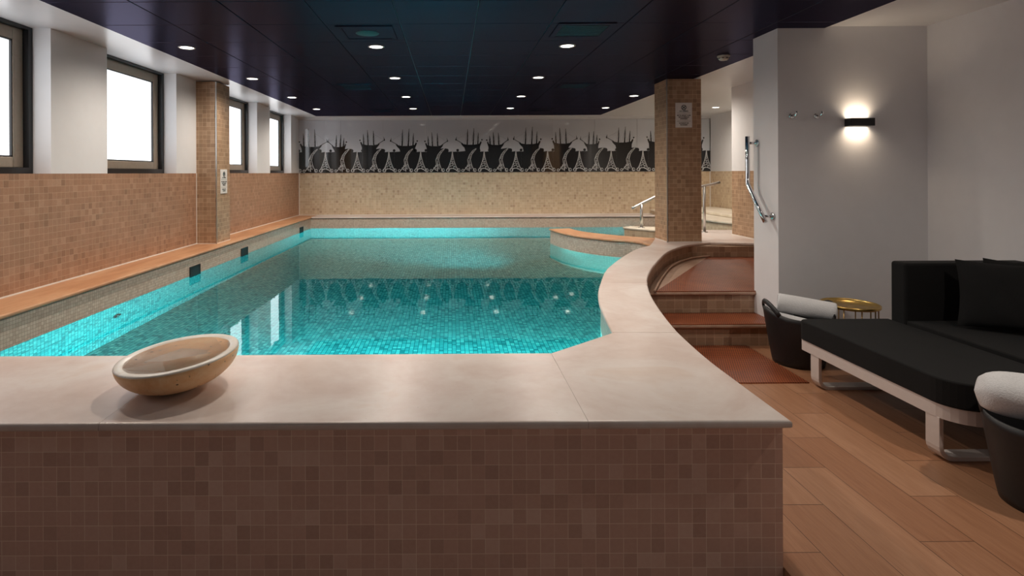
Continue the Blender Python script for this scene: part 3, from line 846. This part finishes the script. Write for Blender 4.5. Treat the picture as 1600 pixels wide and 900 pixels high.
# ------------------------------------------------------------------ signs
def sign(label, loc, rz):
    t = thing('notice_sign', label, 'sign', loc, rz, 'notice signs on the pillars')
    MB().box(-.107, .107, -.008, 0, -.16, .16).build('plate', M['plate'], t, bevel=.002)
    ic = MB()
    ring = [(x, -.0095, z + .098) for x, z in arc(0, 0, .030, 0, 360, 28)[:-1]]
    ic.tube(ring, .0035, 6, closed=True)
    for sx in (1, -1): ic.tube([(-.021 * sx, -.0095, .077), (.021 * sx, -.0095, .119)], .003, 6)
    ic.tube([(-.016, -.0095, .106), (0, -.0095, .098), (.014, -.0095, .110)], .0035, 6)
    ic.lathe([(0, -.006), (.006, -.003), (.006, .003), (0, .006)], 10, (.013, -.0095, .110))
    ic.build('symbol', M['ink'], t)
    for z in (.026, -.078): MB().box(-.088, .088, -.009, -.008, z - .0012, z + .0012).build('divider_line', M['ink'], t)
    def text(body, z, size):
        cu = bpy.data.curves.new('lettering', 'FONT'); cu.body = body; cu.align_x = 'CENTER'; cu.align_y = 'CENTER'
        cu.size = size; cu.extrude = .0004; cu.offset = .0006; cu.space_line = 1.05
        cu.materials.append(M['ink'])
        tmp = bpy.data.objects.new('lettering', cu); C.objects.link(tmp)
        me = bpy.data.meshes.new_from_object(tmp.evaluated_get(bpy.context.evaluated_depsgraph_get()))
        bpy.data.objects.remove(tmp); bpy.data.curves.remove(cu)
        o = bpy.data.objects.new('lettering', me); C.objects.link(o); o.parent = t
        o.location = (0, -.0088, z); o.rotation_euler = (PI / 2, 0, 0)
    text('NO DIVING', .050, .022)
    text('BITTE NICHT VOM\nBECKENRAND\nSPRINGEN', -.026, .021)
    text('INTERDIT DE\nPLONGER', -.116, .021)
    return t
sign('white notice sign on the brown front of the right pillar', (3.005, 7.25, 1.467 + (270 - 180 - 1.6) * 7.25 / 877), 0)
sign('white notice sign on the side of the left pillar', (-3.05, 7.515, 1.365), PI / 2)

# ------------------------------------------------------------------ wall lamp, hooks, rails
t = thing('wall_lamp', 'black box wall lamp glowing up and down on the white wall', 'wall lamp', (3.395, 4.70, 1.872))
f = MB()
f.box(-.1, .1, -.075, -.070, -.032, .032); f.box(-.1, .1, -.005, 0, -.032, .032)
f.box(-.1, -.095, -.07, -.005, -.032, .032); f.box(.095, .1, -.07, -.005, -.032, .032)
f.build('housing', M['black'], t)
MB().box(-.094, .094, -.069, -.006, -.024, .024).build('diffuser', M['glass_glow'], t)
for sg in (1, -1):
    ld = bpy.data.lights.new('sconce_beam', 'AREA'); ld.energy = SCONCE_POWER; ld.color = (1, .78, .55); ld.shape = 'RECTANGLE'; ld.size = .17; ld.size_y = .05; ld.spread = math.radians(125)
    lo = bpy.data.objects.new('sconce_beam', ld); C.objects.link(lo); lo.parent = t; lo.location = (0, -.038, .026 * sg)
    lo.rotation_euler = (PI if sg > 0 else 0, 0, 0)
def hook(x, label):
    t = thing('coat_hook', label, 'hook', (x, 4.70, 1.929), 0, 'chrome hooks beside the wall lamp')
    MB().tube([(0, -.0002, 0), (0, -.008, 0), (0, -.010, 0)], [.024, .024, .02], 24).build('rosette', M['chrome'], t)
    MB().tube([(0, -.008, 0), (0, -.03, 0), (.004, -.05, .0), (.008, -.058, .012), (.008, -.06, .035)], [.008, .008, .009, .009, .008], 12).build('peg', M['chrome'], t)
hook(2.852, 'chrome wall hook nearer the corner, left of the pair')
hook(3.062, 'chrome wall hook nearer the lamp, right of the pair')

t = thing('grab_rail', 'bent chrome grab rail on the end of the white wall', 'grab rail', (2.738, 5.0, 1.35))
pth = [(-.09, .015, .43), (-.09, .015, .2), (-.09, .015, .012), (-.09, .009, -.003), (-.09, -.003, -.016), (-.09, -.12, -.148), (-.09, -.262, -.308)]
MB().tube(pth, .0185, 16).build('bar', M['chrome'], t)
for (yy, zz) in ((.017, .37), (-.225, -.265)):
    m_ = MB().tube([(-.09, yy, zz), (-.004, yy, zz)], .011, 12)
    b_ = m_.build('bracket', M['chrome'], t)
    MB().tube([(-.012, yy, zz), (-.009, yy, zz), (-.0003, yy, zz)], [.026, .032, .032], 24).build('rosette', M['chrome'], b_)

t = thing('handrail', 'steel handrail on the pale slab behind the curved pool wall', 'handrail', (2.994, 8.84, .588))
MB().tube([(0, 0, 0), (0, 0, .37)], .022, 14).build('post', M['steel'], t)
MB().tube([(-.15, 0, .31), (-.10, 0, .325), (0, .01, .375), (.24, .04, .49), (.36, .06, .53)], .022, 14).build('grip', M['steel'], t)
MB().lathe([(0, 0), (.05, 0), (.05, .008), (0, .008)][::-1], 24).build('base_flange', M['steel'], t)
t = thing('handrail', 'steel handrail on the landing right of the tiled pillar', 'handrail', (3.79, 8.41, DK))
MB().tube([(0, 0, 0), (0, 0, .69)], .021, 14).build('post', M['steel'], t)
MB().tube([(-.2, 0, .655), (0, 0, .695), (.15, 0, .725), (.235, 0, .745)], .02, 14).build('grip', M['steel'], t)
MB().lathe([(0, 0), (.05, 0), (.05, .012), (0, .012)][::-1], 24).build('base_flange', M['steel'], t)

# ------------------------------------------------------------------ pool fittings
for y0, y1, lab in ((6.27, 6.53, 'black skimmer opening nearest the camera on the left pool wall'), (7.80, 8.06, 'middle black skimmer opening on the left pool wall'), (10.82, 11.08, 'far black skimmer opening near the pool corner')):
    t = thing('skimmer', lab, 'skimmer', (-2.928, (y0 + y1) / 2, .30), 0, 'black skimmer openings')
    hw = (y1 - y0) / 2
    f = MB()
    f.box(0, .008, -hw, hw, -.06, -.05); f.box(0, .008, -hw, hw, .115, .125); f.box(0, .008, -hw, -hw + .01, -.05, .115); f.box(0, .008, hw - .01, hw, -.05, .115)
    f.build('frame', M['black'], t)
    MB().box(-.001, .003, -hw + .01, hw - .01, -.05, .115).build('flap', M['black_void'], t)
t = thing('water_inlet', 'small dark round water inlet under water on the left pool wall', 'inlet', (-2.928, 4.9, -.06), 0)
MB().tube([(-.0005, 0, 0), (.012, 0, 0), (.014, 0, 0)], [.05, .05, .04], 24).build('flange', M['black'], t)
MB().tube([(.012, 0, 0), (.02, 0, 0)], .02, 16).build('nozzle', M['steel'], t)

# underwater lamps on the front wall, plus added fill lamps further back
def pool_lamp(loc, direction, power, label, spread=160):
    t = thing('underwater_lamp', label, 'pool lamp', loc, 0, 'round underwater pool lamps')
    t.rotation_euler = Vector(direction).to_track_quat('Z', 'Y').to_euler()
    MB().lathe([(.085, 0), (.1, 0), (.1, .012), (.085, .014)], 28, close=True).build('bezel', M['steel'], t)
    MB().lathe([(0, .0), (.085, .0), (.085, .006), (0, .01)], 28).build('lamp_glass', M['white_enamel'], t)
    ld = bpy.data.lights.new('pool_beam', 'AREA'); ld.energy = power; ld.color = POOL_COLOR; ld.shape = 'DISK'; ld.size = .17; ld.spread = math.radians(spread)
    lo = bpy.data.objects.new('pool_beam', ld); C.objects.link(lo); lo.parent = t; lo.location = (0, 0, .02); lo.rotation_euler = (PI, 0, 0)
for x, lab in ((-1.15, 'underwater lamp on the near pool wall by the left corner'), (-.35, 'underwater lamp in the middle of the near pool wall'), (.35, 'underwater lamp on the near pool wall by the curved wall')):
    pool_lamp((x, 2.785, -.30), (0, 1, 0), POOL_POWER, lab)
pool_lamp((4.355, 10.6, -.2), (-1, -.1, -.05), POOL_POWER * .35, 'added underwater fill lamp below the whirlpool wall at the far right')  # added out of sight to light the far end of the pool floor

pool_lamp((1.76, 5.97, .05), (-.45, .9, .06), POOL_POWER * .5, 'added underwater fill lamp on the curved wall before the island', 54)  # hidden fill, added because room light does not pass the refracting water
pool_lamp((2.08, 6.50, .05), (-.6, .8, .06), POOL_POWER * .45, 'second added underwater fill lamp on the curved wall next to the island', 60)  # another hidden fill, added to lift the far pool floor

# ------------------------------------------------------------------ stone bowl on the coping
bowl = thing('stone_bowl', 'round travertine bowl resting on the front pool edge', 'bowl', (-1.158, 2.405, DK + .004))
R0, H0, T0 = .243, .134, .036
out_p = [(.0, 0)] + [(R0 * math.sin(i / 16 * PI / 2) ** .85, H0 * (1 - math.cos(i / 16 * PI / 2) ** 1.05)) for i in range(2, 17)]
rim_p = [(R0, H0), (R0 - .003, H0 + .005), (R0 - .009, H0 + .007), (R0 - T0 + .006, H0 + .006), (R0 - T0, H0 + .002)]
in_p = [((R0 - T0) * math.sin(i / 16 * PI / 2) ** .85, .034 + (H0 - .032) * (1 - math.cos(i / 16 * PI / 2) ** 1.05)) for i in range(16, 0, -1)] + [(.0, .034)]
MB().lathe([(r + .0005, z) for r, z in out_p], 80).lathe([(r + .0005, z) for r, z in in_p], 80).build('bowl_body', M['bowl'], bowl)
MB().lathe([(r + .0005, z) for r, z in rim_p], 80).build('rim', M['bowl_rim'], bowl)
bowl.rotation_euler = (math.radians(3), math.radians(-5), 0)

# ------------------------------------------------------------------ daybed
db = thing('daybed', 'black upholstered daybed on a pale metal sled frame', 'daybed', (3.2, 3.33, 0))
def rel(poly): return [(x - 3.2, y - 3.33) for x, y in poly]
def rrect(x0, x1, y0, y1, r, n=6):
    rs = r if isinstance(r, (tuple, list)) else (r,) * 4
    out = []
    for (cx, cy, a0, q) in ((x1, y0, -90, rs[1]), (x1, y1, 0, rs[2]), (x0, y1, 90, rs[3]), (x0, y0, 180, rs[0])):
        ox = cx - q if cx == x1 else cx + q; oy = cy - q if cy == y1 else cy + q
        if q < .002: out.append((cx, cy)); continue
        for i in range(n + 1):
            a = math.radians(a0 + 90 * i / n); out.append((ox + q * math.cos(a), oy + q * math.sin(a)))
    return out
fp = rel(rrect(2.47, 3.95, 2.74, 3.94, (.14, .02, .02, .02), 8))
MB().strip_sweep([(x, y, .258) for x, y in fp], .078, .04, (0, 0, 1), closed=True).build('frame', M['daybed_metal'], db, bevel=.004)
for yy in (2.87, 3.80):
    p = []
    y_ = yy - 3.33
    x0, x1, r = 2.465 - 3.2, 3.80 - 3.2, .06
    p += [(x0, y_, .222), (x0, y_, .011 + r)]
    p += [(x0 + r - r * math.cos(a), y_, .011 + r - r * math.sin(a)) for a in [math.radians(18 * i) for i in range(1, 6)]]
    p += [(x1 - r, y_, .011)] + [(x1 - r + r * math.sin(a), y_, .011 + r - r * math.cos(a)) for a in [math.radians(18 * i) for i in range(1, 6)]]
    p += [(x1, y_, .222)]
    MB().strip_sweep(p, .085, .022, (0, 1, 0)).build('leg', M['daybed_metal'], db, bevel=.003)
MB().prism(rel(rrect(2.52, 3.93, 2.79, 3.92, .08)), .255, .285).build('base_board', M['black'], db)
def cushion(poly, z0, z1, name, bev=.035):
    return MB().prism(rel(poly), z0, z1).build(name, M['fabric'], db, bevel=bev, segs=5)
cushion(rrect(2.44, 3.083, 2.715, 3.965, (.15, .01, .01, .06), 8), .292, .425, 'front_mattress')
cushion(rrect(3.089, 3.80, 2.715, 3.815, (.01, .02, .02, .01), 4), .292, .448, 'rear_mattress')
cushion(rrect(3.085, 3.965, 3.818, 3.95, .02, 4), .292, .837, 'armrest', .022)
cushion(rrect(3.805, 3.965, 2.72, 3.812, .02, 4), .292, .80, 'backrest', .03)

def pillow(label, loc, rot, w=.55, h=.46, t=.15):
    n = 22; v = []; f = []
    for sgn in (1, -1):
        for j in range(n + 1):
            for i in range(n + 1):
                u = -1 + 2 * i / n; q = -1 + 2 * j / n
                th = max(0, (1 - abs(u) ** 2.6)) ** .5 * max(0, (1 - abs(q) ** 2.6)) ** .5
                pin = 1 - .07 * (1 - abs(q) ** 2) * abs(u) ** 3; pin2 = 1 - .07 * (1 - abs(u) ** 2) * abs(q) ** 3
                wr = .006 * math.sin(9 * u + 5 * q) * th
                v.append((u * w / 2 * pin, -sgn * (t / 2 * th + (wr if sgn > 0 else 0) + .002), q * h / 2 * pin2))
    N = (n + 1) ** 2
    for s_ in range(2):
        for j in range(n):
            for i in range(n):
                a = s_ * N + j * (n + 1) + i
                q = (a, a + 1, a + n + 2, a + n + 1)
                f.append(q if s_ == 0 else q[::-1])
    o = MB().add(v, f, smooth=True).build('scatter_cushion', M['fabric'])
    o.location = loc; o.rotation_euler = rot
    return tag(o, label, 'cushion', 'loose cushions on the daybed')
pillow('black square cushion leaning in front of the other cushion by the daybed armrest', (3.515, 3.505, .672), (math.radians(-13), 0, math.radians(-37)), .55, .43, .13)
pillow('black cushion half hidden behind the front cushion', (3.675, 3.60, .672), (math.radians(-8), 0, math.radians(-50)), .40, .42, .10)

# ------------------------------------------------------------------ side table
st = thing('side_table', 'small round brass tray table between daybed and white wall', 'side table', (3.12, 4.40, 0))
MB().lathe([(0, .408), (.196, .408), (.2, .412), (.2, .43), (.196, .432), (.192, .428), (.19, .416), (0, .414)], 56).build('tray', M['gold'], st)
legs_n = 10
for k in range(legs_n):
    a = 2 * PI * k / legs_n + .12
    x, y = .182 * math.cos(a), .182 * math.sin(a)
    MB().tube([(x, y, .008), (x, y, .41)], .0045, 8).build('leg', M['brass_rod'], st)
MB().tube([(.182 * math.cos(2 * PI * k / 40), .182 * math.sin(2 * PI * k / 40), .006) for k in range(40)], .006, 8, closed=True).build('base_ring', M['brass_rod'], st)

# ------------------------------------------------------------------ towel tubs
def tub(label, loc, ang):
    t = thing('towel_tub', label, 'tub', loc, 0, 'black towel tubs by the daybed')
    n = 64; prof = [(0.0, .0), (.4, .12), (.75, .5), (1.0, 1.0)]
    def rim(a): return .375 + .05 * (math.cos(a - ang) ** 2) ** 2
    def rad(q): return .172 + .066 * q ** .9
    v = []; f = []
    rows_ = 10
    for layer in (0, 1):
        for j in range(rows_ + 1):
            q = j / rows_
            for k in range(n):
                a = 2 * PI * k / n; r = rad(q) - (.009 if layer else 0); z = rim(a) * q
                if layer: z = max(z, .012) + (.0 if j < rows_ else 0)
                v.append((r * math.cos(a), r * math.sin(a), z))
    m = rows_ + 1
    for j in range(rows_):
        for k in range(n):
            kk = (k + 1) % n
            f.append((j * n + k, j * n + kk, (j + 1) * n + kk, (j + 1) * n + k))
            o_ = m * n
            f.append((o_ + (j + 1) * n + k, o_ + (j + 1) * n + kk, o_ + j * n + kk, o_ + j * n + k))
    for k in range(n):
        kk = (k + 1) % n
        f.append((rows_ * n + k, rows_ * n + kk, m * n + rows_ * n + kk, m * n + rows_ * n + k))
    f.append(tuple(range(n - 1, -1, -1))); f.append(tuple(m * n + k for k in range(n)))
    MB().add(v, f, smooth=True).build('body', M['tub'], t)
    for d in (0, PI):
        pts = []
        for i in range(17):
            s_ = -1 + 2 * i / 16
            a = ang + d + s_ * math.radians(36)
            r = rad(1) - .004
            pts.append((r * math.cos(a), r * math.sin(a), rim(a) - .012 + .052 * (1 - abs(s_) ** 2.5)))
        MB().tube(pts, .009, 10, rz=.019).build('handle', M['tub'], t)
    return t
tub('black rubber tub of rolled towels beside the stairs', (2.652, 4.30, 0), math.radians(172))
tub('black rubber tub with a towel in the right foreground', (2.61, 2.44, 0), math.radians(-60))

def towel(label, loc, rot, r=.075, L=.40, group='white towels in the tubs'):
    th = .012; n = 90; turns = r / (th * 1.25) * .62
    prof_o = []; prof_i = []
    for i in range(n + 1):
        q = i / n; a = q * turns * 2 * PI
        rr = r - (r - .012) * q
        if i > n * .98: rr -= .002
        prof_o.append((rr * math.cos(a), rr * math.sin(a))); prof_i.append(((rr - th) * math.cos(a), (rr - th) * math.sin(a)))
    rings = prof_o + prof_i[::-1]; N = len(rings)
    v = []; f = []
    xs_ = [(-L / 2, .93), (-L / 2 + .008, .985), (-L / 2 + .03, 1.0), (-L / 6, 1.012), (L / 6, 1.0), (L / 2 - .03, 1.0), (L / 2 - .008, .985), (L / 2, .93)]
    for x, s_ in xs_:
        for i, (a, b_) in enumerate(rings): v.append((x, a * s_, b_ * s_))
    for j in range(len(xs_) - 1):
        for i in range(N):
            k = (i + 1) % N
            f.append((j * N + i, (j + 1) * N + i, (j + 1) * N + k, j * N + k))
    for i in range(n):
        f.append((i, i + 1, N - 2 - i, N - 1 - i)); e = (len(xs_) - 1) * N
        f.append((e + N - 1 - i, e + N - 2 - i, e + i + 1, e + i))
    o = MB().add(v, f, smooth=True).build('rolled_towel', M['towel'])
    o.location = loc; o.rotation_euler = rot
    return tag(o, label, 'towel', group)
towel('large rolled white towel on top in the far tub', (2.70, 4.28, .425), (0, math.radians(6), math.radians(-28)), .080, .38)
towel('rolled white towel at the left side of the far tub', (2.56, 4.245, .325), (0, math.radians(8), math.radians(-35)), .058, .24)
towel('rolled white towel at the back of the far tub', (2.565, 4.40, .36), (0, 0, math.radians(-20)), .052, .18)
def draped(label, loc, rot, r=.1, L=.5):
    # a thick folded towel with soft closed ends
    n, m = 40, 22; v = []; f = []
    for j in range(m + 1):
        t = -1 + 2 * j / m
        e = max(0.0, 1 - abs(t) ** 5) ** .42
        for k in range(n):
            a = 2 * PI * k / n
            ca, sa = math.cos(a), math.sin(a)
            q = (abs(ca) ** 2.6 + abs(sa) ** 2.6) ** (-1 / 2.6)
            w = 1 + .02 * math.sin(3 * a + 4 * t) + .015 * math.sin(7 * t + a)
            v.append((t * L / 2, r * 1.05 * e * q * w * ca, r * .92 * e * q * w * sa - .02 * t * t))
    for j in range(m):
        for k in range(n):
            kk = (k + 1) % n
            f.append((j * n + k, (j + 1) * n + k, (j + 1) * n + kk, j * n + kk))
    o = MB().add(v, f, smooth=True).build('folded_towel', M['towel'])
    o.location = loc; o.rotation_euler = rot
    return tag(o, label, 'towel', 'white towels in the tubs')
draped('thick folded white towel hanging over the rim of the near tub', (2.60, 2.44, .462), (math.radians(20), math.radians(5), math.radians(-27)), .095, .50)
towel('rolled white towel lower in the near tub', (2.68, 2.36, .31), (0, 0, math.radians(30)), .06, .22)
